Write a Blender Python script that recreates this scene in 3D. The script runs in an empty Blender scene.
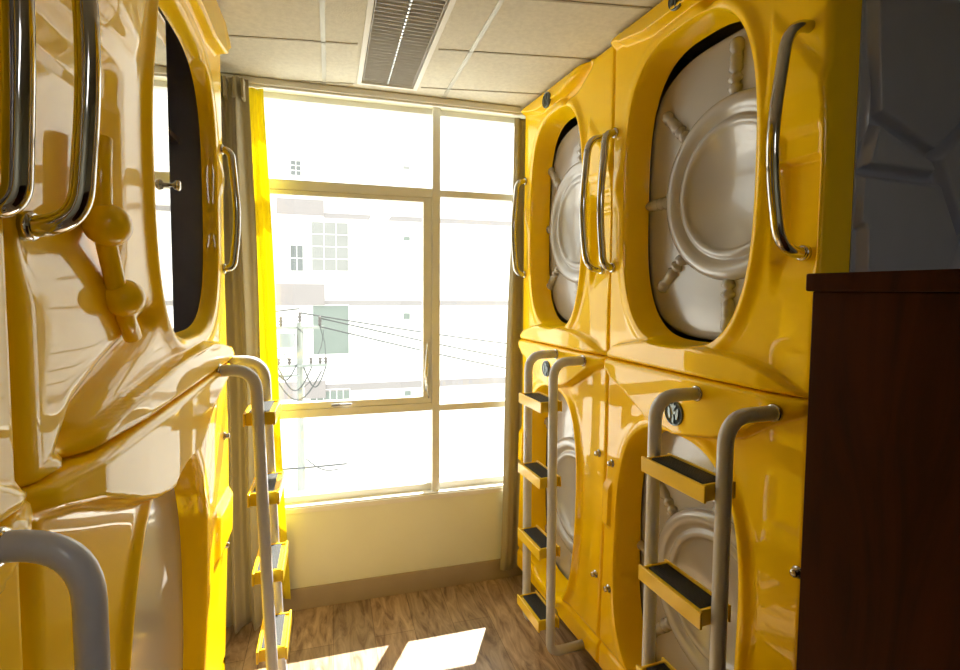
import bpy, math, random
import numpy as np
from mathutils import Vector, Matrix

random.seed(7)
PI = math.pi
SC = bpy.context.scene
COL = SC.collection

# ------------------------------------------------------------------ materials
MATS = {}
def mat(name, base=(.8, .8, .8), rough=.5, metal=0, coat=0, coatr=.03, spec=.5, noise=None, bump=None, transmission=0, ior=1.5):
    if name in MATS: return MATS[name]
    m = bpy.data.materials.new(name); m.use_nodes = True
    nt = m.node_tree; b = nt.nodes['Principled BSDF']
    b.inputs['Base Color'].default_value = (*base, 1)
    b.inputs['Roughness'].default_value = rough
    b.inputs['Metallic'].default_value = metal
    b.inputs['Coat Weight'].default_value = coat
    b.inputs['Coat Roughness'].default_value = coatr
    b.inputs['Specular IOR Level'].default_value = spec
    b.inputs['IOR'].default_value = ior
    b.inputs['Transmission Weight'].default_value = transmission
    tc = nt.nodes.new('ShaderNodeTexCoord')
    if noise:
        sc, amt = noise
        n = nt.nodes.new('ShaderNodeTexNoise'); n.inputs['Scale'].default_value = sc; n.inputs['Detail'].default_value = 5
        nt.links.new(tc.outputs['Object'], n.inputs['Vector'])
        r = nt.nodes.new('ShaderNodeValToRGB')
        r.color_ramp.elements[0].position = .3; r.color_ramp.elements[1].position = .7
        r.color_ramp.elements[0].color = (*[c * (1 - amt) for c in base], 1)
        r.color_ramp.elements[1].color = (*[min(1, c * (1 + amt)) for c in base], 1)
        nt.links.new(n.outputs['Fac'], r.inputs['Fac']); nt.links.new(r.outputs['Color'], b.inputs['Base Color'])
    if bump:
        sc, st, dist = bump
        n2 = nt.nodes.new('ShaderNodeTexNoise'); n2.inputs['Scale'].default_value = sc; n2.inputs['Detail'].default_value = 2
        nt.links.new(tc.outputs['Object'], n2.inputs['Vector'])
        bp = nt.nodes.new('ShaderNodeBump'); bp.inputs['Strength'].default_value = st; bp.inputs['Distance'].default_value = dist
        nt.links.new(n2.outputs['Fac'], bp.inputs['Height']); nt.links.new(bp.outputs['Normal'], b.inputs['Normal'])
        if coat: nt.links.new(bp.outputs['Normal'], b.inputs['Coat Normal'])
    MATS[name] = m
    return m

YEL = mat('yellow_gelcoat', (.96, .615, .0005), .4, coat=.68, coatr=.015, spec=.05, bump=(2.0, .22, .02), noise=(3, .03))
STEP_Y = mat('yellow_step_plastic', (.85, .57, .01), .3, coat=.4, coatr=.1, noise=(20, .03))
CHROME = mat('chrome', (.50, .475, .45), .07, metal=1, noise=(30, .02))
TUBE = mat('grey_tube_paint', (.54, .56, .66), .32, coat=.3, coatr=.15, noise=(40, .03))
RUBBER = mat('black_rubber', (.02, .022, .025), .55, noise=(300, .3), bump=(400, .5, .002))
DOORP = mat('grey_beige_door_plastic', (.35, .33, .325), .25, coat=.6, coatr=.08, noise=(4, .03))
GREYP = mat('slate_grey_moulded_plastic', (.34, .36, .47), .3, coat=.35, coatr=.15, noise=(5, .05))
DARKIN = mat('dark_grey_lining', (.40, .38, .42), .5, noise=(8, .1))
BLACK = mat('black_liner', (.006, .006, .007), .6, noise=(9, .2))
WOOD_D = None
CREAM_F = mat('cream_window_frame', (.80, .80, .75), .4, noise=(10, .03))
WALLM = mat('cream_wall_paint', (.82, .83, .66), .7, noise=(3, .03), bump=(60, .1, .003))
WHITEP = mat('white_sill_paint', (.82, .81, .76), .45, noise=(6, .02))
SKIRT = mat('beige_skirting_tile', (.42, .34, .23), .35, noise=(5, .06))
BARM = mat('ceiling_bar_paint', (.50, .48, .40), .4, metal=.3, noise=(10, .04))
STEEL = mat('bright_steel', (.75, .75, .74), .25, metal=1, noise=(15, .04))
BADGE_D = mat('badge_dark_green', (.015, .03, .03), .2, coat=1, noise=(40, .1))

def wood_mat(name, c1, c2, scale, rough, coat=0, plank=None, axis='Y'):
    m = bpy.data.materials.new(name); m.use_nodes = True; nt = m.node_tree; b = nt.nodes['Principled BSDF']
    L = nt.links.new
    tc = nt.nodes.new('ShaderNodeTexCoord'); mp = nt.nodes.new('ShaderNodeMapping')
    mp.inputs['Scale'].default_value = scale
    L(tc.outputs['Object'], mp.inputs['Vector'])
    n = nt.nodes.new('ShaderNodeTexNoise'); n.inputs['Scale'].default_value = 3.2; n.inputs['Detail'].default_value = 7
    n.inputs['Roughness'].default_value = .62; n.inputs['Distortion'].default_value = 1.6
    L(mp.outputs['Vector'], n.inputs['Vector'])
    r = nt.nodes.new('ShaderNodeValToRGB'); e = r.color_ramp.elements
    e[0].position = .34; e[0].color = (*c1, 1); e[1].position = .62; e[1].color = (*c2, 1)
    mid = r.color_ramp.elements.new(.47); mid.color = (*[(a + q) * .5 for a, q in zip(c1, c2)], 1)
    L(n.outputs['Fac'], r.inputs['Fac'])
    out = r.outputs['Color']
    if plank:
        br = nt.nodes.new('ShaderNodeTexBrick')
        mp2 = nt.nodes.new('ShaderNodeMapping'); mp2.inputs['Rotation'].default_value = (0, 0, plank[2])
        L(tc.outputs['Object'], mp2.inputs['Vector']); L(mp2.outputs['Vector'], br.inputs['Vector'])
        br.inputs['Scale'].default_value = 1; br.inputs['Brick Width'].default_value = plank[0]; br.inputs['Row Height'].default_value = plank[1]
        br.inputs['Mortar Size'].default_value = .0016; br.inputs['Mortar Smooth'].default_value = .2
        br.inputs['Color1'].default_value = (.78, .78, .78, 1); br.inputs['Color2'].default_value = (1.08, 1.05, 1.0, 1); br.inputs['Mortar'].default_value = (.45, .4, .35, 1)
        mx = nt.nodes.new('ShaderNodeMix'); mx.data_type = 'RGBA'; mx.blend_type = 'MULTIPLY'; mx.inputs[0].default_value = 1
        L(out, mx.inputs[6]); L(br.outputs['Color'], mx.inputs[7]); out = mx.outputs[2]
    L(out, b.inputs['Base Color'])
    b.inputs['Roughness'].default_value = rough; b.inputs['Coat Weight'].default_value = coat; b.inputs['Coat Roughness'].default_value = .2
    return m
FLOORM = wood_mat('walnut_laminate', (.20, .125, .075), (.54, .40, .26), (5.5, 1.1, 1), .33, .3, (1.2, .19, PI / 2))
WOOD_D = wood_mat('dark_mahogany_stain', (.026, .0068, .0012), (.050, .012, .0022), (3, 3, .6), .5, .0)
WOOD_D.node_tree.nodes['Principled BSDF'].inputs['Specular IOR Level'].default_value = .04
CEILM = mat('mineral_fibre_tile', (.66, .63, .53), .85, noise=(55, .07), bump=(160, .3, .004))

def cloth(name, base, trans, sheen=.2):
    m = bpy.data.materials.new(name); m.use_nodes = True; nt = m.node_tree; L = nt.links.new
    b = nt.nodes['Principled BSDF']; b.inputs['Roughness'].default_value = .75; b.inputs['Sheen Weight'].default_value = sheen
    tc = nt.nodes.new('ShaderNodeTexCoord'); n = nt.nodes.new('ShaderNodeTexNoise')
    mp = nt.nodes.new('ShaderNodeMapping'); mp.inputs['Scale'].default_value = (60, 60, 4); L(tc.outputs['Object'], mp.inputs['Vector']); L(mp.outputs['Vector'], n.inputs['Vector'])
    n.inputs['Scale'].default_value = 3
    r = nt.nodes.new('ShaderNodeValToRGB'); r.color_ramp.elements[0].color = (*[c * .85 for c in base], 1); r.color_ramp.elements[1].color = (*[min(1, c * 1.12) for c in base], 1)
    L(n.outputs['Fac'], r.inputs['Fac']); L(r.outputs['Color'], b.inputs['Base Color'])
    t = nt.nodes.new('ShaderNodeBsdfTranslucent'); L(r.outputs['Color'], t.inputs['Color'])
    mx = nt.nodes.new('ShaderNodeMixShader'); mx.inputs[0].default_value = trans
    L(b.outputs[0], mx.inputs[1]); L(t.outputs[0], mx.inputs[2]); L(mx.outputs[0], nt.nodes['Material Output'].inputs['Surface'])
    return m
OLIVE = cloth('olive_satin_curtain', (.42, .37, .24), .05, .3)
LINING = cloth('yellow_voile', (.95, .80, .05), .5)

def glass_mat():
    m = bpy.data.materials.new('window_glass'); m.use_nodes = True; nt = m.node_tree; L = nt.links.new
    nt.nodes.remove(nt.nodes['Principled BSDF'])
    t = nt.nodes.new('ShaderNodeBsdfTransparent'); t.inputs[0].default_value = (.97, .98, .97, 1)
    g = nt.nodes.new('ShaderNodeBsdfGlossy'); g.inputs['Roughness'].default_value = .0
    lw = nt.nodes.new('ShaderNodeLayerWeight'); lw.inputs[0].default_value = .5
    pw = nt.nodes.new('ShaderNodeMath'); pw.operation = 'POWER'; L(lw.outputs['Facing'], pw.inputs[0]); pw.inputs[1].default_value = 5
    f = nt.nodes.new('ShaderNodeMath'); f.operation = 'MULTIPLY_ADD'; L(pw.outputs[0], f.inputs[0]); f.inputs[1].default_value = .85; f.inputs[2].default_value = .04
    mx = nt.nodes.new('ShaderNodeMixShader'); L(f.outputs[0], mx.inputs[0]); L(t.outputs[0], mx.inputs[1]); L(g.outputs[0], mx.inputs[2])
    L(mx.outputs[0], nt.nodes['Material Output'].inputs['Surface'])
    return m
GLASS = glass_mat()
MIRRORG = mat('tinted_acrylic', (.62, .60, .54), .03, metal=.75, coat=1, coatr=.0, noise=(2, .02))

# ------------------------------------------------------------------ mesh helpers
def link(name, verts, faces, m, parent=None, smooth=False, loc=(0, 0, 0), mats=None, midx=None):
    me = bpy.data.meshes.new(name)
    me.from_pydata([tuple(v) for v in verts], [], [tuple(f) for f in faces]); me.update()
    for mm in (mats or [m]): me.materials.append(mm)
    if midx is not None: me.polygons.foreach_set('material_index', midx)
    if smooth: me.polygons.foreach_set('use_smooth', [True] * len(me.polygons))
    o = bpy.data.objects.new(name, me); COL.objects.link(o); o.location = loc
    if parent: o.parent = parent
    return o

class MB:
    """collects closed shapes into one mesh"""
    def __init__(s): s.v = []; s.f = []; s.sm = []
    def add(s, v, f, sm=False):
        o = len(s.v); s.v += [tuple(p) for p in v]; s.f += [tuple(i + o for i in q) for q in f]; s.sm += [sm] * len(f); return s
    def box(s, x0, y0, z0, x1, y1, z1, bev=0):
        if bev <= 0:
            v = [(x0, y0, z0), (x1, y0, z0), (x1, y1, z0), (x0, y1, z0), (x0, y0, z1), (x1, y0, z1), (x1, y1, z1), (x0, y1, z1)]
            return s.add(v, [(0, 3, 2, 1), (4, 5, 6, 7), (0, 1, 5, 4), (1, 2, 6, 5), (2, 3, 7, 6), (3, 0, 4, 7)])
        import bmesh
        bm = bmesh.new(); bmesh.ops.create_cube(bm, size=1)
        for q in bm.verts: q.co = Vector(((x0 + x1) / 2 + q.co.x * (x1 - x0), (y0 + y1) / 2 + q.co.y * (y1 - y0), (z0 + z1) / 2 + q.co.z * (z1 - z0)))
        bmesh.ops.bevel(bm, geom=bm.edges[:], offset=bev, segments=2, affect='EDGES', profile=.5)
        bm.verts.index_update()
        s.add([tuple(q.co) for q in bm.verts], [tuple(w.index for w in f.verts) for f in bm.faces]); bm.free(); return s
    def tube(s, pts, r, n=12, cap=True, radii=None):
        pts = [Vector(p) for p in pts]; N = len(pts); v = []; f = []
        up = None
        for i, p in enumerate(pts):
            t = (pts[min(i + 1, N - 1)] - pts[max(i - 1, 0)]).normalized()
            if up is None:
                a = Vector((0, 0, 1)) if abs(t.z) < .9 else Vector((1, 0, 0)); up = t.cross(a).normalized()
            up = (up - t * up.dot(t)).normalized(); w = t.cross(up); rr = radii[i] if radii else r
            for k in range(n):
                an = 2 * PI * k / n; v.append(p + (up * math.cos(an) + w * math.sin(an)) * rr)
        for i in range(N - 1):
            for k in range(n):
                a = i * n + k; b = i * n + (k + 1) % n; f.append((a, b, b + n, a + n))
        if cap: f.append(tuple(reversed(range(n)))); f.append(tuple(range((N - 1) * n, N * n)))
        return s.add(v, f, True)
    def lathe(s, prof, c, axis, n=24):
        """prof: (radius, height) list along axis from c"""
        ax = Vector(axis).normalized(); a = Vector((0, 0, 1)) if abs(ax.z) < .9 else Vector((1, 0, 0))
        e1 = ax.cross(a).normalized(); e2 = ax.cross(e1); c = Vector(c); v = []; f = []
        for r, h in prof:
            for k in range(n):
                an = 2 * PI * k / n; v.append(c + ax * h + (e1 * math.cos(an) + e2 * math.sin(an)) * max(r, 1e-5))
        for i in range(len(prof) - 1):
            for k in range(n):
                q = i * n + k; w = i * n + (k + 1) % n; f.append((q, w, w + n, q + n))
        f.append(tuple(reversed(range(n)))); f.append(tuple(range((len(prof) - 1) * n, len(prof) * n)))
        return s.add(v, f, True)
    def build(s, name, m, parent=None, loc=(0, 0, 0)):
        o = link(name, s.v, s.f, m, parent, False, loc)
        o.data.polygons.foreach_set('use_smooth', s.sm)
        return o

def arc_path(pts, r, n=8):
    """polyline with rounded corners"""
    P = [Vector(p) for p in pts]; out = [P[0]]; N = len(P)
    for i in range(1, N - 1):
        a = (P[i - 1] - P[i]); b = (P[i + 1] - P[i]); rr = min(r[i - 1] if isinstance(r, (list, tuple)) else r, a.length * (.92 if i == 1 else .49), b.length * (.92 if i == N - 2 else .49))
        a.normalize(); b.normalize(); s = P[i] + a * rr; e = P[i] + b * rr
        for k in range(n + 1):
            t = k / n; out.append(s * (1 - t) ** 2 + P[i] * 2 * t * (1 - t) + e * t * t)
    out.append(P[-1]); return out

def empty(name, loc=(0, 0, 0), rz=0):
    o = bpy.data.objects.new(name, None); COL.objects.link(o); o.location = loc; o.rotation_euler = (0, 0, rz); o.empty_display_size = .1; return o
def tag(o, label=None, cat=None, group=None, kind=None):
    if label: o['label'] = label
    if cat: o['category'] = cat
    if group: o['group'] = group
    if kind: o['kind'] = kind
    return o
def sbox(name, x0, y0, z0, x1, y1, z1, m, label=None):
    o = MB().box(x0, y0, z0, x1, y1, z1).build(name, m); o['kind'] = 'structure'
    if label: o['label'] = label
    return o
def copy_tree(o, parent=None):
    c = o.copy(); COL.objects.link(c); c.parent = parent
    for ch in list(o.children): copy_tree(ch, c)
    return c

# ------------------------------------------------------------------ relief (pod fronts)
def sst(x): x = np.clip(x, 0, 1); return x * x * (3 - 2 * x)
def pdist(u, v, pts):
    best = np.full(u.shape, 1e9)
    for (x0, y0), (x1, y1) in zip(pts[:-1], pts[1:]):
        dx, dy = x1 - x0, y1 - y0; L2 = dx * dx + dy * dy
        t = np.clip(((u - x0) * dx + (v - y0) * dy) / L2, 0, 1)
        best = np.minimum(best, np.hypot(u - x0 - t * dx, v - y0 - t * dy))
    return best

class Front:
    """moulded pod front: u runs from the window end towards the room, v is height, h is how far it stands proud"""
    def __init__(s, w, uc, a, vc, b, v0, v1, upper, lean=0, channel=1.0, flank=1.0, n=2.9, tun=.105, dtop=0, nr=0, bulge=0):
        s.bulge = bulge
        s.nr = nr
        s.tun = tun; s.dtop = dtop
        s.w, s.uc, s.a, s.vc, s.b, s.v0, s.v1, s.upper, s.lean, s.channel, s.flank, s.n = w, uc, a, vc, b, v0, v1, upper, lean, channel, flank, n
    def un(s, u):
        r = (u - s.uc) / s.a
        far = -1 + (u - (s.uc - s.a)) / (s.uc - s.a); near = 1 + (u - (s.uc + s.a)) / (s.w - s.uc - s.a)
        return np.where(r < -1, far, np.where(r > 1, near, r))
    def inv(s, q):
        if q < -1: return (s.uc - s.a) + (q + 1) * (s.uc - s.a)
        if q > 1: return (s.uc + s.a) + (q - 1) * (s.w - s.uc - s.a)
        return s.uc + q * s.a
    def P(s, pts): return [(s.inv(q), v) for q, v in pts]
    def h(s, u, v):
        un = s.un(u)
        rx = np.abs((u - s.uc) / s.a); ry = np.abs((v - s.vc) / s.b)
        g = (rx ** s.n + ry ** s.n) ** (1 / s.n)
        rad = np.hypot(u - s.uc, v - s.vc); dov = rad * (1 - 1 / np.maximum(g, 1e-3))      # distance outside the oval
        h = np.zeros_like(u)
        # rounded lip round the opening, then a shallow valley
        lip = .016 * np.exp(-((dov - .019) / .022) ** 2) * np.interp(un, [-1, 0, 1], [.15, .4, 1])
        if s.upper:
            top = np.interp(un, [-2, -1.2, -.5, .3, .9, 1.4, 2], [2.582, 2.575, 2.532, 2.535, 2.575, 2.625, 2.66]) + s.dtop * np.interp(un, [-2, -1.5, -1.0, .4, 1.4], [.4, .75, 1, 1, .1])
            brow = .046 * sst((v - top) / .014) * (1 - .5 * np.clip((v - top) / (TOP + .01 - top), 0, 1)) * np.interp(un, [-2, -1.6], [.45, 1])
            bot = np.interp(un, [-2, -1.5, -1.0, -.6, -.2, .4, .9, 1.4, 1.7, 2], [1.40, 1.42, 1.45, 1.475, 1.49, 1.485, 1.475, 1.45, 1.42, 1.395])
            taper = np.interp(un, [-2, -1.4, 1.3, 2], [.35, 1, 1, .35])
            bb = .036 * taper * sst((bot - v) / .012)
            mask = 1 - np.maximum(sst((v - top) / .02), sst((bot - v) / .02))
            h += brow + bb + lip * mask
            h -= max(s.channel, .8) * .030 * np.exp(-(pdist(u, v, s.P([(.35, 2.525), (.7, 2.545), (1.1, 2.60), (1.2, 2.65)])) / .020) ** 2)
            ch = s.P([(1.02, 1.58), (1.15, 1.55), (1.45, 1.50), (1.68, 1.45), (1.80, 1.37)])
            h -= s.channel * .030 * np.exp(-(pdist(u, v, ch) / .026) ** 2)
            # near flank: stepped panels
            fm = sst((un - 1.25) / .18) * sst((1.97 - un) / .08)
            h -= .014 * fm * sst((2.065 - v) / .03) * sst((v - 1.62) / .12)
            h -= .010 * fm * s.flank * sst((1.985 - v) / .008) * sst((v - 1.68) / .1)
            h += s.bulge * np.exp(-((un - 1.45) / .35) ** 2 - ((v - 2.30) / .17) ** 2)
            # far flank knob and bulge
            h += .012 * np.exp(-(np.hypot((un + 1.5) / .35, (v - 2.05) / .06)) ** 2)
            h += .010 * sst((un - 1.12) / .1) * sst((v - 2.09) / .05) * sst((2.44 - .25 * (un - 1) - v) / .05)
        else:
            bot = np.interp(un, [-2, -1.4, -.85, -.3, .15, .7, 1.1, 1.5, 2], [1.345, 1.33, 1.29, 1.205, 1.18, 1.212, 1.262, 1.31, 1.35])
            taper = np.interp(un, [-2, -1.5, 1.5, 2], [.3, 1, 1, .4])
            bb = .042 * taper * sst((v - bot) / .014)
            h += bb + lip * (1 - sst((v - bot) / .02))
            h -= s.flank * .008 * np.exp(-(pdist(u, v, s.P([(.9, 1.20), (1.2, 1.255), (1.6, 1.30), (1.85, 1.32)])) / .022) ** 2)
            h -= s.flank * .007 * np.exp(-(pdist(u, v, s.P([(1.02, .98), (1.3, 1.10), (1.7, 1.19), (2.0, 1.22)])) / .03) ** 2)
            h -= s.flank * .012 * sst((un - 1.25) / .25) * sst((1.22 - .1 * (un - 1.2) - v) / .05)
            fl = sst((-1.25 - un) / .15)
            h += .016 * fl * sst((v - .70) / .02) * sst((.90 - v) / .04)
            h -= .012 * np.exp(-((v - .205 - .03 * (un - 1) * 0) / .012) ** 2)
            h += s.lean * sst((1.1 - v) / 1.1)
        d = np.minimum(np.minimum(u, s.w - u), np.minimum(v - s.v0, s.v1 - v)); R = .014
        dd = np.clip(d, 0, R); h -= R - np.sqrt(np.maximum(R * R - (R - dd) ** 2, 0))
        if s.nr:
            t = np.clip((u - (s.w - .045)) / .045, 0, 1); h -= s.nr * (1 - np.sqrt(np.maximum(1 - t * t, 0)))
        return h
    def mesh(s, name, parent, mirror, N=520, M=56):
        P = []
        cu, cv = s.uc, s.vc
        corners = [(s.w, s.v0), (s.w, s.v1), (0, s.v1), (0, s.v0), (s.w, s.v0)]
        per = 2 * (s.w + s.v1 - s.v0); rect = []
        for (x0, y0), (x1, y1) in zip(corners[:-1], corners[1:]):
            k = max(8, int(N * math.hypot(x1 - x0, y1 - y0) / per))
            for i in range(k): rect.append((x0 + (x1 - x0) * i / k, y0 + (y1 - y0) * i / k))
        rect = np.array(rect); K = len(rect)
        dx = rect[:, 0] - cu; dy = rect[:, 1] - cv; L = np.hypot(dx, dy); cx = dx / L; cy = dy / L
        r = (np.abs(cx / s.a) ** s.n + np.abs(cy / s.b) ** s.n) ** (-1 / s.n)
        ov = np.stack([cu + cx * r, cv + cy * r], 1)
        rows = []
        h0 = s.h(ov[:, 0], ov[:, 1])
        for shrink, dep in ((.018, 1.0), (.012, .78), (.010, .45), (.008, .24), (.006, .12), (.0035, .05), (.001, .012)):
            q = np.stack([cu + cx * (r - shrink), cv + cy * (r - shrink)], 1)
            hh = h0 * (1 - dep ** 2) - dep * s.tun
            rows.append(np.stack([q[:, 0], -hh, q[:, 1]], 1))
        for i in range(M + 1):
            t = (i / M); t = .55 * t + .45 * t * t
            if i >= M - 3: pass
            q = ov + (rect - ov) * t
            rows.append(np.stack([q[:, 0], -s.h(q[:, 0], q[:, 1]), q[:, 1]], 1))
        last = rows[-1].copy()
        for dep in (.03, .118):
            e = last.copy(); e[:, 1] = dep; rows.append(e)
        V = np.concatenate(rows); R = len(rows)
        if mirror: V[:, 0] = s.w - V[:, 0]
        idx = np.arange(R * K).reshape(R, K); a = idx[:-1]; b = np.roll(a, -1, 1); c = np.roll(idx[1:], -1, 1); d = idx[1:]
        F = np.stack([a, d, c, b], -1).reshape(-1, 4)
        if mirror: F = F[:, ::-1]
        me = bpy.data.meshes.new(name); me.from_pydata(V.tolist(), [], F.tolist()); me.materials.append(YEL)
        me.polygons.foreach_set('use_smooth', [True] * len(me.polygons)); me.update()
        o = bpy.data.objects.new(name, me); COL.objects.link(o); o.parent = parent
        return o

def door(parent, w, mirror, u, v, a, b, y, ring_r, spokes=True, rc=None):
    """rounded gelcoat door with a ship's-wheel relief"""
    X = (w - u) if mirror else u
    n = 3.0; K = 160; rows = []
    prof = [(1.0, .022), (1.0, .006), (.985, 0), (.96, -.003), (.9, -.004), (.8, -.006), (.7, -.008)]
    th = [2 * PI * k / K for k in range(K)]
    V = []
    for sc, yy in prof:
        for t in th:
            c, s_ = math.cos(t), math.sin(t); r = (abs(c / a) ** n + abs(s_ / b) ** n) ** (-1 / n)
            V.append((X + c * r * sc, y + yy, v + s_ * r * sc))
    F = []
    for i in range(len(prof) - 1):
        for k in range(K): F.append((i * K + k, i * K + (k + 1) % K, (i + 1) * K + (k + 1) % K, (i + 1) * K + k))
    F.append(tuple(range((len(prof) - 1) * K, len(prof) * K))); F.append(tuple(reversed(range(K))))
    d = link('door', V, F, DOORP, parent, True)
    for p in d.data.polygons:
        if len(p.vertices) > 4: p.use_smooth = False
    # ring: thick outer lip, dish, flat port
    R = ring_r; DX, DV = X, v
    if not R: return d
    if rc: X = (w - rc[0]) if mirror else rc[0]; v = rc[1]
    m = MB(); m.lathe([(R, .0), (R, .012), (R - .006, .022), (R - .018, .028), (R - .035, .028), (R - .052, .020), (R - .062, .010), (R - .068, .010),
                       (R - .074, .018), (R - .086, .020), (R - .096, .014), (R - .104, .004), (0, .004)], (X, y - .006, v), (0, -1, 0), 72)
    ring = m.build('wheel_ring', DOORP, d)
    if spokes:
        for k in range(8):
            an = k * PI / 4 + (0 if True else 0); c, s_ = math.cos(an), math.sin(an)
            r1 = R
            while r1 < R + .165:
                px, pz = X + c * r1 - DX, v + s_ * r1 - DV
                if abs(px / (a * .97)) ** n + abs(pz / (b * .97)) ** n > 1: break
                r1 += .003
            L = r1 - (R - .005)
            if L < .04: continue
            prof = [(q * 1.2, t * L) for q, t in ((.013, 0), (.018, .08), (.020, .13), (.012, .18), (.012, .21), (.020, .26), (.020, .31), (.012, .36), (.012, .39), (.019, .44), (.017, .55), (.017, .68), (.013, .74), (.019, .80), (.019, .93), (.012, 1))]
            sp = MB().lathe(prof, (X + c * (R - .005), y - .010, v + s_ * (R - .005)), (c, 0, s_), 14).build('spoke', DOORP, d)
    return d

def handle(parent, w, mirror, u, z0, z1, prot, hy=0.0, r=.0145, bow=.012):
    """chrome D pull, flanges as sub-parts; hy = y of the surface it is bolted to"""
    X = (w - u) if mirror else u
    path = arc_path([(X, hy, z0), (X, hy - prot * .80, z0), (X, hy - prot - bow, (z0 + z1) / 2 - .03), (X, hy - prot * .80, z1), (X, hy, z1)], [.07, .35, .07], 10)
    o = MB().tube(path, r, 20).build('handle', CHROME, parent)
    for z in (z0, z1):
        MB().lathe([(r + .0055, -.004), (r + .0055, .006), (r + .003, .009), (r + .001, .010)], (X, hy, z), (0, -1, 0), 24).build('mounting_flange', CHROME, o)
    return o

def badge(parent, w, mirror, u, v, f, r=.030):
    y = -float(f.h(np.array([u]), np.array([v]))[0]) + .0005
    X = (w - u) if mirror else u
    o = MB().lathe([(r, -.004), (r, .004), (r * .93, .006), (r * .9, .004), (0, .004)], (X, y, v), (0, -1, 0), 40).build('badge', BADGE_D, parent)
    o['label'] = 'round dark emblem with silver figure'
    m = MB().lathe([(r * 1.02, 0), (r * 1.02, .004), (r * .97, .0065), (r * .93, .0055), (r * .93, .004)], (X, y - .0005, v), (0, -1, 0), 40)
    # silver figure: two curved side blades and a Y at the top and bottom
    def blade(cx, cz, ang, l, wd):
        pts = []
        for k in range(12):
            t = 2 * PI * k / 12; x = math.cos(t) * wd * (1 - .25 * math.sin(t)); z = math.sin(t) * l
            pts.append((X + cx + x * math.cos(ang) - z * math.sin(ang), cz + v + x * math.sin(ang) + z * math.cos(ang)))
        vs = [(a, y - .004, b) for a, b in pts] + [(X + (a - X) * .9, y - .0075, v + (b - v) * .96) for a, b in pts]
        m.add(vs, [tuple(range(12, 24))] + [(k, (k + 1) % 12, 12 + (k + 1) % 12, 12 + k) for k in range(12)])
    blade(-r * .50, 0, .15, r * .48, r * .15); blade(r * .50, 0, -.15, r * .48, r * .15)
    blade(0, r * .50, .0, r * .34, r * .13); blade(0, -r * .45, .0, r * .36, r * .12)
    blade(-r * .2, r * .55, .75, r * .24, r * .08); blade(r * .2, r * .55, -.75, r * .24, r * .08)
    m.build('emblem_figure', mat('dull_silver', (.16, .18, .18), .3, metal=1, noise=(30, .05)), o)
    return o

def screw(parent, w, mirror, u, v, f):
    y = -float(f.h(np.array([u]), np.array([v]))[0])
    X = (w - u) if mirror else u
    m = MB().lathe([(.016, -.002), (.016, .003), (.013, .005), (.010, .009), (.011, .016), (.008, .020), (0, .0205)], (X, y, v), (0, -1, 0), 18)
    return m.build('screw_cap', CHROME, parent)

def shell(parent, w, v0, v1, depth, m=None, y0=.118, dark=None):
    """hollow body behind the moulded front"""
    t = .018; g = .004
    b = MB()
    b.box(g, y0, v0 + g, t, depth, v1 - g); b.box(w - t, y0, v0 + g, w - g, depth, v1 - g)
    b.box(t, y0, v0 + g, w - t, depth, v0 + t); b.box(t, y0, v1 - t, w - t, depth, v1 - g); b.box(t, depth - t, v0 + t, w - t, depth, v1 - t)
    if v0 < .5: MB().box(.03, .07, 0, w - .03, depth - .05, v0 + g).build('base_frame', BLACK, parent)
    return b.build('shell', m or DARKIN, parent)

R_D = Vector((.066, -.998, 0)).normalized(); R_O = Vector((1.014, 2.651, 0)); R_ROT = math.atan2(R_D.y, R_D.x)
def r_origin(s): p = R_O + R_D * s; return (p.x, p.y, 0)
L_X = -.378; L_ROT = PI / 2
SEAM = 1.388; TOP = 2.615; DEP = 1.95
G_POD = None

# ---- right bank ----------------------------------------------------------
def right_pod(s0, w, uc, a, upper, label, dc, lean=0, flank=1.0):
    g = .0015
    root = empty('sleeping_pod', r_origin(s0 + g), R_ROT); tag(root, label, 'sleeping pod', 'capsule hotel sleeping pods stacked along both sides')
    w2 = w - 2 * g
    if upper: f = Front(w2, uc, a, 1.985, .52, SEAM + .002, TOP, True, flank=flank, channel=0)
    else: f = Front(w2, uc, a, .675, .505, .10, SEAM - .002, False, lean=lean, flank=0)
    f.mesh('front_panel', root, False)
    shell(root, w2, f.v0, f.v1, DEP if s0 > .1 else 1.0)
    door(root, w2, False, w2 / 2 + .004, 1.974 if upper else .665, w2 / 2 - .036, .485 if upper else .525, .118, .288, rc=(dc, 1.974 if upper else .64))
    return root, f

# far pair s 0..0.824, near pair s .824..1.690
p, f = right_pod(0, .824, .35, .265, True, 'yellow upper sleeping pod by the window on the right, its grey porthole door sunlit', .415)
FR = f
handle(p, .821, False, .022, 1.735, 2.235, .062); handle(p, .821, False, .765, 1.737, 2.262, .088)
badge(p, .821, False, .335, 2.552, f, .036)
podRFU = p
p, f = right_pod(.824, .866, .378, .302, True, 'yellow upper sleeping pod on the right nearest the camera, above the dark wood cabinet', .492, flank=1.8)
handle(p, .863, False, .018, 1.742, 2.262, .055); handle(p, .863, False, .815, 1.748, 2.293, .100, hy=.012, bow=.026)
badge(p, .863, False, .385, 2.572, f, .034)
podRNU = p
p, f = right_pod(0, .824, .35, .265, False, 'yellow lower sleeping pod by the window on the right, behind the far ladder', .415, lean=.02)
badge(p, .821, False, .375, 1.275, f, .038)
F_RF = f
for u, v in ((.775, .979), (.786, .472)): screw(p, .821, False, u, v, f)
p, f = right_pod(.824, .866, .378, .302, False, 'yellow lower sleeping pod on the right beside the dark wood cabinet, two-rail ladder on it', .485, lean=.02)
badge(p, .863, False, .436, 1.262, f, .040)
F_RN = f
for u, v in ((.045, .967), (.060, .464), (.848, .948)): screw(p, .863, False, u, v, f)
podRNL = p

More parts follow.
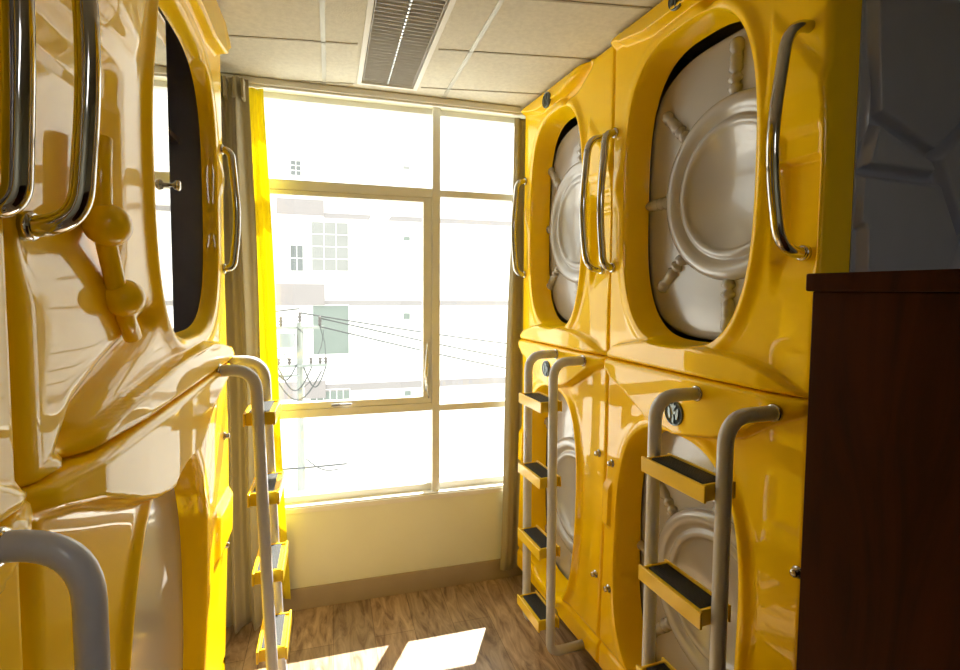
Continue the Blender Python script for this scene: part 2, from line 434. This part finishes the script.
# honeycomb end shell of the near right upper pod
def honey(parent, w, z0, z1):
    segs = [((.10, 2.40), (.135, 2.075)), ((.135, 2.075), (.364, 2.000)), ((.364, 2.000), (.56, 2.16)), ((.364, 2.0), (.40, 1.95)), ((.10, 1.945), (.385, 1.945)),
            ((.40, 1.95), (.50, 1.79)), ((.50, 1.79), (.62, 1.85)), ((.50, 1.79), (.44, 1.66)), ((.135, 2.075), (.105, 1.96)), ((.10, 2.40), (.20, 2.56)),
            ((.56, 2.16), (.60, 2.42)), ((.62, 1.85), (.70, 2.05)), ((.70, 2.05), (.56, 2.16)), ((.44, 1.66), (.30, 1.50)), ((.30, 1.5), (.12, 1.52)), ((.12, 1.52), (.11, 1.80)), ((.44, 1.66), (.62, 1.55)),
            ((.60, 2.42), (.80, 2.52)), ((.70, 2.05), (.95, 2.08)), ((.62, 1.85), (.85, 1.70)), ((.95, 2.08), (1.05, 2.35)), ((.85, 1.70), (1.1, 1.80)), ((1.1, 1.8), (.95, 2.08)), ((.62, 1.55), (.85, 1.70))]
    ys = np.linspace(.108, DEP, 330); ys = .108 + (DEP - .108) * (np.linspace(0, 1, 330) ** 1.5)
    zs = np.linspace(z0, z1, 230)
    Y, Z = np.meshgrid(ys, zs)
    D = np.full(Y.shape, 1e9)
    for sg in segs: D = np.minimum(D, pdist(Y, Z, list(sg)))
    h = .024 * sst((D - .006) / .014) + .002 * np.exp(-((D - .022) / .005) ** 2)
    X = w + .004 + h
    V = np.stack([X, Y, Z], -1).reshape(-1, 3); n0, n1 = Y.shape
    idx = np.arange(n0 * n1).reshape(n0, n1); a = idx[:-1, :-1]; b = idx[:-1, 1:]; c = idx[1:, 1:]; d = idx[1:, :-1]
    F = np.stack([a, b, c, d], -1).reshape(-1, 4).tolist()
    V = V.tolist(); nb = len(V)                         # closed back so the panel has thickness
    V += [(w - .001, .108, z0), (w - .001, DEP, z0), (w - .001, DEP, z1), (w - .001, .108, z1)]
    F.append([nb + 3, nb + 2, nb + 1, nb])
    F.append([nb + 1] + [int(i) for i in idx[0, ::-1]] + [nb]); F.append([nb + 3] + [int(i) for i in idx[-1]] + [nb + 2])
    F.append([nb] + [int(i) for i in idx[:, 0]] + [nb + 3]); F.append([nb + 2] + [int(i) for i in idx[::-1, -1]] + [nb + 1])
    o = link('side_panel', V, F, GREYP, parent, True)
    o['label'] = 'grey moulded side panel with honeycomb relief'
honey(podRNU, .863, SEAM + .006, TOP - .006)
honey(podRNL, .863, .106, SEAM - .008)

# ---- left bank -----------------------------------------------------------
def left_pod(ynear, w, uc, a, upper, label, vc=None, b=None, lean=0, N=640, M=80):
    g = .0015
    root = empty('sleeping_pod', (L_X, ynear + g, 0), L_ROT); tag(root, label, 'sleeping pod', 'capsule hotel sleeping pods stacked along both sides')
    w2 = w - 2 * g
    if upper: f = Front(w2, uc, a, vc or 1.955, b or .450, SEAM + .002, TOP, True, flank=.6, channel=1.1, n=3.1, tun=.046, dtop=-.105, nr=.035, bulge=.055)
    else: f = Front(w2, uc, a, vc or .70, b or .53, .10, SEAM - .002, False, lean=lean, channel=1.2, n=2.5, tun=.09, nr=.035, flank=0)
    f.mesh('front_panel', root, True, N, M)
    shell(root, w2, f.v0, f.v1, DEP, y0=.05 if upper else .095)
    return root, f
YN, YF = .775, 2.14; WL = YF - YN
p, f = left_pod(YN, WL, YF - 1.665, .365, True, 'yellow upper sleeping pod on the left with glass sliding door and two ball knobs')
LW = WL - .003
# sliding acrylic door, open towards the window
m = MB(); m.box(.42, .050, 1.48, .872, .057, 2.44, .002); d = m.build('sliding_door', MIRRORG, p); d['label'] = 'mirror-like tinted sliding door'
MB().lathe([(.006, 0), (.006, .012), (.013, .016), (.016, .024), (.012, .030), (0, .031)], (.858, .050, 1.935), (0, -1, 0), 20).build('door_knob', CHROME, d)
MB().box(.02, 1.0, SEAM + .03, LW - .02, 1.02, TOP - .03).build('partition', DARKIN, p)
MB().box(.72, .14, 2.17, LW - .02, .30, 2.19).build('shelf', DARKIN, p)
handle(p, LW, True, YF - .824, 1.73, 2.262, .074, hy=.004, r=.0145, bow=.006); handle(p, LW, True, YF - 2.10, 1.722, 2.155, .042, r=.0135)
# turned spindle moulding with two balls on the near flank
def spindle(parent):
    m = MB()
    P = [Vector((x + .025, -.012, z)) for x, z in ((.222, 1.90), (.212, 1.83), (.213, 1.755), (.273, 1.631), (.335, 1.555))]
    m.tube(arc_path(P, [.05, .05, .05], 6), .016, 20)
    for c, r in ((P[2], .036), (P[3], .034)):
        prof = [(r * math.sin(PI * k / 16), -r * math.cos(PI * k / 16)) for k in range(17)]
        m.lathe(prof, c + Vector((.006, -.006, 0)), (.3, 0, -1), 28)
    m.build('spindle_moulding', YEL, parent)
spindle(p)
p, f = left_pod(YN, WL, YF - 1.42, .355, False, 'yellow lower sleeping pod on the left nearest the window, pale door in arched opening', lean=-.03)
door(p, LW, True, YF - 1.42, .70, .40, .52, .080, 0)
F_LF = f
for y, v in ((2.045, 1.11), (2.045, .70)): screw(p, LW, True, YF - y, v, f)
# near pair, mostly out of view
w0 = 1.34
p, f = left_pod(YN - w0, w0, .455, .345, True, 'yellow upper sleeping pod at the left edge of the picture with a chrome handle', N=420, M=50)
door(p, w0 - .003, True, .455, 1.99, .40, .50, .125, .27)
handle(p, w0 - .003, True, .050, 1.74, 2.262, .042, r=.0145, bow=.004)
p, f = left_pod(YN - w0, w0, .50, .355, False, 'yellow lower sleeping pod at the left edge behind the nearest ladder', lean=-.03, N=420, M=50)
door(p, w0 - .003, True, .50, .70, .40, .52, .10, .26)

F_LN = f
# ------------------------------------------------------------------ ladders
def make_ladder(width, prot, ztop, lean, label, f, us, rr=.0192, zb=.112, sx=1, zs=(1.155, .835, .53, .215)):
    """local x along the bank, -y towards the corridor; x=0 far rail"""
    root = empty('bunk_ladder'); tag(root, label, 'ladder', 'grey and yellow ladders to the upper pods')
    for x in (0, width):
        uu = us + sx * x
        yo = -float(f.h(np.array([uu]), np.array([ztop]))[0]) + .001; ye = -float(f.h(np.array([uu]), np.array([zb]))[0]) + .001
        path = arc_path([(x, yo, ztop), (x, -prot, ztop), (x, -prot - lean * .5, ztop * .5), (x, -prot - lean, zb), (x, ye, zb)], [.075, .3, .05], 10)
        r = MB().tube(path, rr, 20).build('rail', TUBE, root)
        MB().lathe([(rr + .0045, -.003), (rr + .0045, .005), (rr + .001, .008)], (x, yo, ztop), (0, -1, 0), 24).build('mounting_flange', CHROME, r)
    for z in zs:
        yl = -prot - lean * (1 - z / ztop)
        x0, x1 = .012, width - .012
        m = MB(); t = .005
        zt = z
        m.box(x0 - .004, yl - .052, zt - .040, x1 + .004, yl - .044, zt + .004, .002)       # front lip
        m.box(x0 - .004, yl + .040, zt - .040, x1 + .004, yl + .048, zt + .004, .002)
        m.box(x0 + .010, yl - .045, zt - .033, x1 - .010, yl + .041, zt - .0035, .001)
        m.box(x0 + .006, yl - .046, zt - .040, x0 + .014, yl + .042, zt + .003, .001); m.box(x1 - .014, yl - .046, zt - .040, x1 - .006, yl + .042, zt + .003, .001)
        st = m.build('step', STEP_Y, root)
        k = MB(); k.box(x0 + .016, yl - .030, zt - .004, x1 - .016, yl + .034, zt + .0015)
        for i in range(9): k.box(x0 + .018, yl - .028 + i * .007, zt + .0012, x1 - .018, yl - .0245 + i * .007, zt + .0032)
        k.build('grip_tread', RUBBER, st)
    return root
def place(o, origin, rz, mirror=False):
    o.location = origin; o.rotation_euler = (0, 0, rz)
s = 1.355; l1 = make_ladder(.261, .193, 1.343, 0, 'grey two-rail ladder with yellow steps on the right, beside the dark wood cabinet', F_RN, 1.355 - .824, zs=(1.170, .848, .542, .225)); place(l1, r_origin(s), R_ROT)
s = .468; l2 = make_ladder(.238, .182, 1.357, -.006, 'grey two-rail ladder with yellow steps on the right, nearest the window', F_RF, .468, zs=(1.185, .864, .560, .245)); place(l2, r_origin(s), R_ROT)
l3 = make_ladder(.235, .142, 1.385, .045, 'grey two-rail ladder with yellow steps on the left, in front of the curtain', F_LF, YF - 1.81, sx=-1, zs=(1.235, .962, .690, .415)); place(l3, (L_X, 1.81, 0), L_ROT)
l4 = make_ladder(.268, .121, 1.377, .006, 'thick grey ladder rail curving down at the bottom left corner', F_LN, YN - .645 + .268, rr=.0160, sx=-1); place(l4, (L_X, .645 - .268, 0), L_ROT)

# ------------------------------------------------------------------ room shell
YW = 2.724; CZ = 2.63
sbox('floor', -2.6, -2.2, -.1, 3.4, YW + .15, 0, FLOORM)
# ceiling of tiles with a hole for the light
LX0, LX1, LY0, LY1 = .146, .404, 1.33, 2.565
c = MB()
for b in ((-2.6, -2.2, LX0, YW + .15), (LX1, -2.2, 3.4, YW + .15), (LX0, -2.2, LX1, LY0), (LX0, LY1, LX1, YW + .15)):
    c.box(b[0], b[1], CZ, b[2], b[3], CZ + .03)
o = c.build('ceiling', CEILM); o['kind'] = 'structure'
# exposed bars between the tiles
def bar(m, x0, y0, x1, y1, w, z0, z1):
    d = Vector((x1 - x0, y1 - y0)).normalized() * (w / 2); nx, ny = -d.y, d.x
    v = [(x0 + nx, y0 + ny), (x0 - nx, y0 - ny), (x1 - nx, y1 - ny), (x1 + nx, y1 + ny)]
    m.add([(a, b, z0) for a, b in v] + [(a, b, z1) for a, b in v], [(0, 3, 2, 1), (4, 5, 6, 7), (0, 1, 5, 4), (1, 2, 6, 5), (2, 3, 7, 6), (3, 0, 4, 7)])
m = MB()
for k in range(-4, 6):
    x = -.017 + .583 * k
    bar(m, x, -2.1, x, YW, .018, CZ - .003, CZ + .001)
m2 = MB()
for k in range(0, 11):
    y = 2.50 - .415 * k
    for xa, xb in ((-2.5, LX0 - .03), (LX1 + .03, 3.3)) if k in (0, 1, 2) else ((-2.5, 3.3),):
        bar(m2, xa, y - .16 * (xa - .687), xb, y - .16 * (xb - .687), .010, CZ - .003, CZ + .001)
m.v  # long bars
o = m.build('trim_1', BARM); o['kind'] = 'structure'
o = m2.build('trim_2', mat('ceiling_joint_dark_bar', (.42, .38, .29), .6, noise=(10, .04))); o['kind'] = 'structure'  # cross bars, darker tone than the long bars

sbox('wall_left', -2.75, -2.2, 0, -2.6, YW + .15, CZ, WALLM)
sbox('wall_right', 3.4, -2.2, 0, 3.55, YW + .15, CZ, WALLM)
sbox('wall_back', -2.75, -2.35, 0, 3.55, -2.2, CZ, WALLM)
WX0, WX1, WZ0, WZ1 = -.62, 1.10, .535, 2.612
w = MB()
w.box(-2.6, YW, 0, WX0, YW + .15, CZ); w.box(WX1, YW, 0, 3.4, YW + .15, CZ); w.box(WX0, YW, 0, WX1, YW + .15, WZ0); w.box(WX0, YW, WZ1, WX1, YW + .15, CZ)
o = w.build('wall_window', WALLM); o['kind'] = 'structure'
o = MB().box(-.6, YW - .012, 0, 1.10, YW, .112, .002).build('baseboard_window', SKIRT); o['kind'] = 'structure'
o = MB().box(-.62, YW - .008, .505, 1.10, YW + .001, .533, .003).box(-.62, YW - .001, .5335, 1.10, YW + .05, .540).build('trim_3', WHITEP); o['kind'] = 'structure'
# window frame: root carries glass, sashes and hardware
wr = empty('window_1', (0, YW, 0)); wr['kind'] = 'structure'
F = MB(); y0, y1 = .05, .11
F.box(WX0, y0, WZ0, WX0 + .04, y1, WZ1); F.box(WX1 - .04, y0, WZ0, WX1, y1, WZ1)
F.box(WX0, y0, WZ1 - .028, WX1, y1, WZ1); F.box(WX0, y0, WZ0, WX1, y1, WZ0 + .040)
F.box(.532, y0 - .03, WZ0, .572, y1, WZ1)                                # mullion
F.box(WX0, y0 - .02, 2.142, .531, y1, 2.190); F.box(.573, y0 - .02, 2.150, WX1, y1, 2.185)
F.box(WX0, y0 - .02, .990, .531, y1, 1.030); F.box(.573, y0 - .02, .985, WX1, y1, 1.020)
F.build('window_frame', CREAM_F, wr)
S = MB(); sx0, sx1, sz0, sz1 = WX0 + .041, .529, 1.032, 2.140
S.box(sx0, .035, sz0, sx1, .075, sz0 + .034); S.box(sx0, .035, sz1 - .022, sx1, .075, sz1)
S.box(sx0, .034, sz0 + .0345, sx0 + .03, .0745, sz1 - .0225); S.box(sx1 - .045, .034, sz0 + .0345, sx1, .0745, sz1 - .0225)
sash = S.build('sash', CREAM_F, wr); sash['label'] = 'openable middle sash in its own cream frame'
MB().box(sx0 + .03, .052, sz0 + .034, sx1 - .045, .058, sz1 - .022).build('pane', GLASS, sash)
l = MB(); l.box(.00, .018, 1.040, .055, .036, 1.056, .003); l.box(.045, .005, 1.046, .105, .018, 1.056, .003); l.build('latch', STEEL, sash)
l = MB(); l.tube([(.498, .028, 1.10), (.492, .012, 1.20), (.505, .020, 1.36)], .005, 8); l.tube([(.512, .028, 1.06), (.498, .010, 1.15), (.506, .02, 1.36)], .004, 8); l.build('stay_arm', STEEL, sash)
for b in ((WX0 + .04, 2.190, .532, WZ1 - .028), (.572, 2.185, WX1 - .04, WZ1 - .028), (.572, 1.020, WX1 - .04, 2.150), (WX0 + .04, WZ0 + .04, .532, .990), (.572, WZ0 + .04, WX1 - .04, .985)):
    MB().box(b[0], .085, b[1], b[2], .090, b[3]).build('pane', GLASS, wr)
# curtain track under the ceiling
t = MB(); t.box(-.66, YW - .085, 2.598, .99, YW - .045, 2.628, .003); t.box(-.66, YW - .075, 2.588, .99, YW - .055, 2.599)
t.box(-.66, YW - .030, 2.606, 1.12, YW - .001, 2.629, .003)
o = t.build('curtain_track', CREAM_F); tag(o, 'cream double curtain track running under the ceiling above the window', 'curtain track')

# ------------------------------------------------------------------ curtains
def curtain(name, x0t, x1t, x0b, x1b, y, z0, z1, folds, amp, m, seedv, tie=None):
    nx, nz = 150, 60; V = []; rnd = random.Random(seedv); ph = [rnd.uniform(0, 6) for _ in range(4)]
    for side in (0, 1):
        for j in range(nz + 1):
            q = j / nz; z = z1 + (z0 - z1) * q
            xa = x0t + (x0b - x0t) * q; xb = x1t + (x1b - x1t) * q
            a = amp * (.55 + .45 * min(1, q * 4))
            for i in range(nx + 1):
                t_ = i / nx
                wv = math.sin(2 * PI * folds * t_ + ph[0] + .5 * math.sin(2.2 * q + ph[1])) + .35 * math.sin(2 * PI * folds * 2.1 * t_ + ph[2] + q * 1.2)
                V.append((xa + (xb - xa) * t_ + .004 * math.sin(9 * q + 5 * t_), y + a * wv + side * .0022, z))
    st = (nx + 1) * (nz + 1); Fc = []
    for j in range(nz):
        for i in range(nx):
            a = j * (nx + 1) + i; Fc.append((a, a + nx + 1, a + nx + 2, a + 1)); b = a + st; Fc.append((b, b + 1, b + nx + 2, b + nx + 1))
    for i in range(nx):
        Fc.append((i, i + 1, i + 1 + st, i + st)); k = nz * (nx + 1) + i; Fc.append((k + 1, k, k + st, k + 1 + st))
    for j in range(nz):
        a = j * (nx + 1); Fc.append((a + nx + 1, a, a + st, a + nx + 1 + st)); a += nx; Fc.append((a, a + nx + 1, a + nx + 1 + st, a + st))
    return link(name, V, Fc, m, None, True)
o = curtain('curtain', -.60, -.345, -.56, -.300, 2.595, .03, 2.600, 3.2, .036, OLIVE, 3); tag(o, 'olive satin curtain hanging in deep folds left of the window', 'curtain')
hd = MB()
for i in range(7):
    x = -.59 + .036 * i; hd.box(x, 2.556, 2.50, x + .012, 2.640, 2.588, .003)
hd.build('pleat_heading', OLIVE, o)
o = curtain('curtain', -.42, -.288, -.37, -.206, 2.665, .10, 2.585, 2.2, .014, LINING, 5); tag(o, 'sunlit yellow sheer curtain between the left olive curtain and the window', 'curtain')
o = curtain('curtain', .970, 1.085, .915, 1.085, 2.688, .06, 2.585, 1.6, .010, OLIVE, 9); tag(o, 'olive curtain at the right side of the window, half behind the yellow pods', 'curtain')

# ------------------------------------------------------------------ ceiling light
lt = empty('ceiling_light', ((LX0 + LX1) / 2, (LY0 + LY1) / 2, CZ)); tag(lt, 'recessed louvred fluorescent light in the tiled ceiling, switched off', 'ceiling light')
hx, hy = (LX1 - LX0) / 2, (LY1 - LY0) / 2
m = MB(); m.box(-hx - .014, -hy - .012, -.006, -hx + .006, hy + .012, .001, .001); m.box(hx - .006, -hy - .012, -.006, hx + .014, hy + .012, .001, .001)
m.box(-hx, -hy - .012, -.006, hx, -hy + .006, .001, .001); m.box(-hx, hy - .006, -.006, hx, hy + .012, .001, .001)
m.build('frame', WHITEP, lt)
m = MB(); m.box(-hx + .001, -hy + .001, .03, -hx + .006, hy - .001, .09); m.box(hx - .006, -hy + .001, .03, hx - .001, hy - .001, .09)
m.box(-hx + .001, -hy + .001, .085, hx - .001, hy - .001, .092); m.box(-hx + .001, -hy + .001, .002, -hx + .004, hy - .001, .03); m.box(hx - .004, -hy + .001, .002, hx - .001, hy - .001, .03)
m.box(-hx + .004, hy - .004, .002, hx - .004, hy - .001, .085); m.box(-hx + .004, -hy + .001, .002, hx - .004, -hy + .004, .085)
m.build('housing', WHITEP, lt)
LOUV = mat('louvre_aluminium', (.60, .58, .55), .45, metal=.2, noise=(20, .05))
m = MB()
for i in range(46):
    y = -hy + .02 + i * (2 * hy - .04) / 45
    m.box(-hx + .012, y - .001, .002, hx - .012, y + .001, .020)
for k in (-1, 1): m.box(k * (hx - .013) - .001, -hy + .008, .001, k * (hx - .013) + .001, hy - .008, .022)
m.build('louvre', LOUV, lt)
m = MB()
for i in range(46):
    y = -hy + .012 + i * (2 * hy - .04) / 45
    m.box(-.0035, y, -.0015, .0035, y + .017, .020, .001)
m.build('centre_spine', STEEL, lt)
for x in (-.06, .06):
    MB().tube([(x, -hy + .03, .055), (x, hy - .03, .055)], .012, 14).build('fluorescent_tube', WHITEP, lt)

# added unseen fill light behind the camera, brightens the near cabinet and grey panel
lt2 = copy_tree(lt); lt2.location = (.6, -1.25, CZ - .095); lt2['label'] = 'added fill light behind the camera, shaped like the ceiling light'
for o_ in (lt2,):
    for ch in o_.children:
        ch.name = ch.name
ad = bpy.data.lights.new('fill_lamp', 'AREA'); ad.shape = 'RECTANGLE'; ad.size = .24; ad.size_y = 1.1; ad.energy = 7.5; ad.color = (.95, .97, 1)
ao = bpy.data.objects.new('fill_lamp', ad); COL.objects.link(ao); ao.parent = lt2; ao.location = (0, 0, -.004)

# ------------------------------------------------------------------ dark wood cabinet
cb = empty('wood_cabinet', (.806, .70, 0)); tag(cb, 'tall dark stained wood cabinet in the right foreground', 'cabinet')
MB().box(0, -1.3, .06, .44, 0, 1.652, .002).build('body', WOOD_D, cb)
MB().box(-.008, -1.31, 1.652, .45, .008, 1.683, .003).build('top_board', WOOD_D, cb)
MB().box(.02, -1.28, 0, .43, -.01, .06).build('plinth', WOOD_D, cb)

# ------------------------------------------------------------------ outside
PALE = mat('white_render_facade', (.88, .87, .87), .8, noise=(1.0, .02))
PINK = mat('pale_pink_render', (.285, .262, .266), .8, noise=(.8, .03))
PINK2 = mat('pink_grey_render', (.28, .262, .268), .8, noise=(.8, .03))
TEAL = mat('green_tinted_glazing', (.20, .235, .22), .6, spec=.2, noise=(1, .05))
GRILL = mat('pale_window_screen', (.262, .266, .263), .7, noise=(1.5, .06))
DARKW = mat('dark_window', (.16, .175, .18), .7, noise=(2, .1))  # darker than the green glazing
STREET = mat('pale_street', (.75, .74, .73), .9, noise=(.5, .06))
o = sbox('ground', -60, YW + .6, -6.2, 80, 90, -6.0, STREET)
bd = empty('building', (2.0, 16, -6.0)); tag(bd, 'pale overexposed apartment building across the street outside the window', 'building')
def bpart(name, x0, x1, z0, z1, m, y0=-.04, y1=.02, par=None):
    return MB().box(x0 - 2.0, y0, z0 + 6, x1 - 2.0, y1, z1 + 6).build(name, m, par or bd)
bpart('wall', -7, 14, -6.0, 7.5, PALE, 0, 6)
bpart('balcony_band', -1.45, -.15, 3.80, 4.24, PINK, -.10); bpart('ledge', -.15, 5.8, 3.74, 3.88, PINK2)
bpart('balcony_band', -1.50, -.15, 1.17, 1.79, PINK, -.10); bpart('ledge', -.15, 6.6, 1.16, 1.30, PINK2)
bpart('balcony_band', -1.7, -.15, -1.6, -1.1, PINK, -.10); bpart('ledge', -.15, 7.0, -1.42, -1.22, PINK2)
def window(x0, x1, z0, z1, m, bars=0, cols=0):
    f = bpart('window', x0, x1, z0, z1, m, -.03)
    q = MB(); t = .010
    for i in range(bars + 2):
        z = z0 + (z1 - z0) * i / (bars + 1) + 6; q.box(x0 - 2, -.05, z - t, x1 - 2, -.03, z + t)
    for i in range(cols + 2):
        x = x0 + (x1 - x0) * i / (cols + 1) - 2; q.box(x - t, -.05, z0 + 6, x + t, -.03, z1 + 6)
    q.build('window_bars', PALE, f)
window(-1.06, -.77, 4.91, 5.34, DARKW, 2, 1); window(-1.10, -.74, 2.16, 2.92, DARKW, 1, 1)
window(-.51, .54, 2.18, 3.62, GRILL, 3, 2); window(-.50, .54, -.30, 1.17, TEAL, 0, 0)
window(-.60, .55, -1.81, -1.36, TEAL, 0, 5)
window(2.17, 2.39, 3.14, 3.29, TEAL); window(2.16, 2.39, .72, .93, TEAL); window(2.2, 2.42, -1.7, -1.5, TEAL); window(2.16, 2.39, 5.30, 5.42, GRILL)

WIRE = mat('cable_black', (.075, .08, .085), .8, noise=(3, .1)); POLEM = mat('weathered_concrete_pole', (.26, .28, .262), .9, noise=(4, .06))
CERAM = mat('insulator_brown', (.10, .09, .09), .5, noise=(5, .1)); BOXM = mat('pale_teal_metal', (.225, .25, .25), .7, noise=(4, .05))
up = empty('utility_pole', (-.43, 8.0, -6.0)); tag(up, 'street utility pole with crossarms and looping cables outside the window', 'utility pole')
MB().lathe([(.10, 0), (.045, 7.15), (.0, 7.16)], (0, 0, 0), (0, 0, 1), 20).build('pole', POLEM, up)
MB().box(-.36, -.05, 7.06, .34, .01, 7.10).build('crossarm', POLEM, up)
MB().box(-.40, -.06, 6.50, .38, .0, 6.54).build('crossarm', BOXM, up)
MB().box(-.35, -.05, 6.36, -.02, .0, 6.39).build('crossarm', BOXM, up)
MB().box(-.28, -.10, 6.80, -.06, .03, 7.0, .01).build('fuse_box', BOXM, up)
for x, z in ((0, 7.16), (-.26, 7.10), (.28, 7.10), (-.36, 7.10)):
    MB().lathe([(.012, 0), (.03, .03), (.014, .05), (.034, .08), (.014, .10), (.026, .12), (.01, .15)], (x, -.02, z), (0, 0, 1), 12).build('insulator', CERAM, up)
for x in (-.3, -.15, .15, .28, .36):
    MB().lathe([(.01, 0), (.03, .03), (.014, .05), (.03, .08), (.01, .1)], (x, -.03, 6.54), (0, 0, 1), 12).build('insulator', CERAM, up)
lp = MB()
for (xa, xb, zt, sag) in ((-.38, .30, 6.44, .42), (-.30, .16, 6.50, .34), (-.36, -.05, 6.54, .22), (.05, .36, 6.5, .30)):
    lp.tube([(xa + (xb - xa) * k / 14, -.07, zt - sag * math.sin(PI * k / 14)) for k in range(15)], .011, 6)
for (xa, za, xb, zb) in ((-.36, 7.1, -.38, 6.85), (-.38, 6.85, -.15, 6.6), (.28, 7.1, .36, 6.6), (.34, 7.05, .20, 6.56), (-.05, 7.1, .1, 6.9), (-.38, 6.3, -.2, 6.5), (.05, 6.2, .3, 6.5)):
    lp.tube([(xa, -.05, za), ((xa + xb) / 2 + .03, -.06, (za + zb) / 2), (xb, -.05, zb)], .006, 6)
lp.build('cable_loops', WIRE, up)
def wire(pts, r, label):
    o = MB().tube([(pts[0][0] + (pts[1][0] - pts[0][0]) * k / 20, pts[0][1] + (pts[1][1] - pts[0][1]) * k / 20, pts[0][2] + (pts[1][2] - pts[0][2]) * k / 20 - .08 * math.sin(PI * k / 20)) for k in range(21)], r, 6).build('power_line', WIRE)
    tag(o, label, 'cable', 'power lines outside the window')
wire([(-.43, 7.98, 1.30), (6.0, 9.0, .35)], .012, 'uppermost power line running right from the utility pole')
wire([(-.15, 7.98, 1.22), (6.0, 9.0, -.10)], .012, 'second power line running right from the pole crossarm')
wire([(-.15, 7.90, 1.10), (6.0, 8.6, -.32)], .012, 'third power line down from the top, running right from the pole crossarm')
wire([(-3.0, 7.98, 1.30), (-.43, 7.98, 1.36)], .012, 'power line reaching the pole top from the left')
wire([(-2.6, 7.70, -.72), (.22, 7.80, -.95)], .013, 'thick upper cable low in the bottom left pane')
wire([(-.35, 7.70, -.80), (.10, 7.80, -1.02)], .009, 'thin lower cable low in the bottom left pane')

# ------------------------------------------------------------------ light
wd = bpy.data.worlds.new('sky'); SC.world = wd; wd.use_nodes = True
bg = wd.node_tree.nodes['Background']; bg.inputs[0].default_value = (.985, 1.0, .94, 1); bg.inputs[1].default_value = 3.2
sun = bpy.data.lights.new('sun', 'SUN'); sun.energy = 26; sun.angle = math.radians(.6); sun.color = (1, .95, .85)
so = bpy.data.objects.new('sun', sun); COL.objects.link(so); so.location = (3, 8, 8)
so.rotation_euler = Vector((-.215, -.385, -.52)).to_track_quat('-Z', 'Y').to_euler()

# ------------------------------------------------------------------ camera (f = 515 px of 960, optical centre 15 px above the middle)
cam = bpy.data.cameras.new('camera'); co = bpy.data.objects.new('camera', cam); COL.objects.link(co); SC.camera = co
cam.sensor_fit = 'HORIZONTAL'; cam.sensor_width = 36; cam.lens = 36 * 515 / 960; cam.shift_y = -15 / 960; cam.clip_start = .02; cam.clip_end = 300
vy = Vector((330 - 480, -(289 - 320), -515)).normalized(); vx = Vector((2250 - 480, -(303 - 320), -515)); vx = (vx - vy * vx.dot(vy)).normalized(); vz = vx.cross(vy)
M = Matrix((vx, vy, vz))         # rows: room axes in camera space -> maps camera vectors to room vectors
co.matrix_world = Matrix.Translation((0, 0, 1.65)) @ M.to_4x4()

SC.view_settings.view_transform = 'Standard'; SC.view_settings.look = 'None'; SC.view_settings.gamma = 1; SC.view_settings.use_curve_mapping = False
SC.view_settings.exposure = 0
SC.cycles.use_denoising = True; SC.cycles.max_bounces = 10; SC.cycles.diffuse_bounces = 6; SC.cycles.glossy_bounces = 6; SC.cycles.transparent_max_bounces = 12
SC.cycles.sample_clamp_indirect = 12
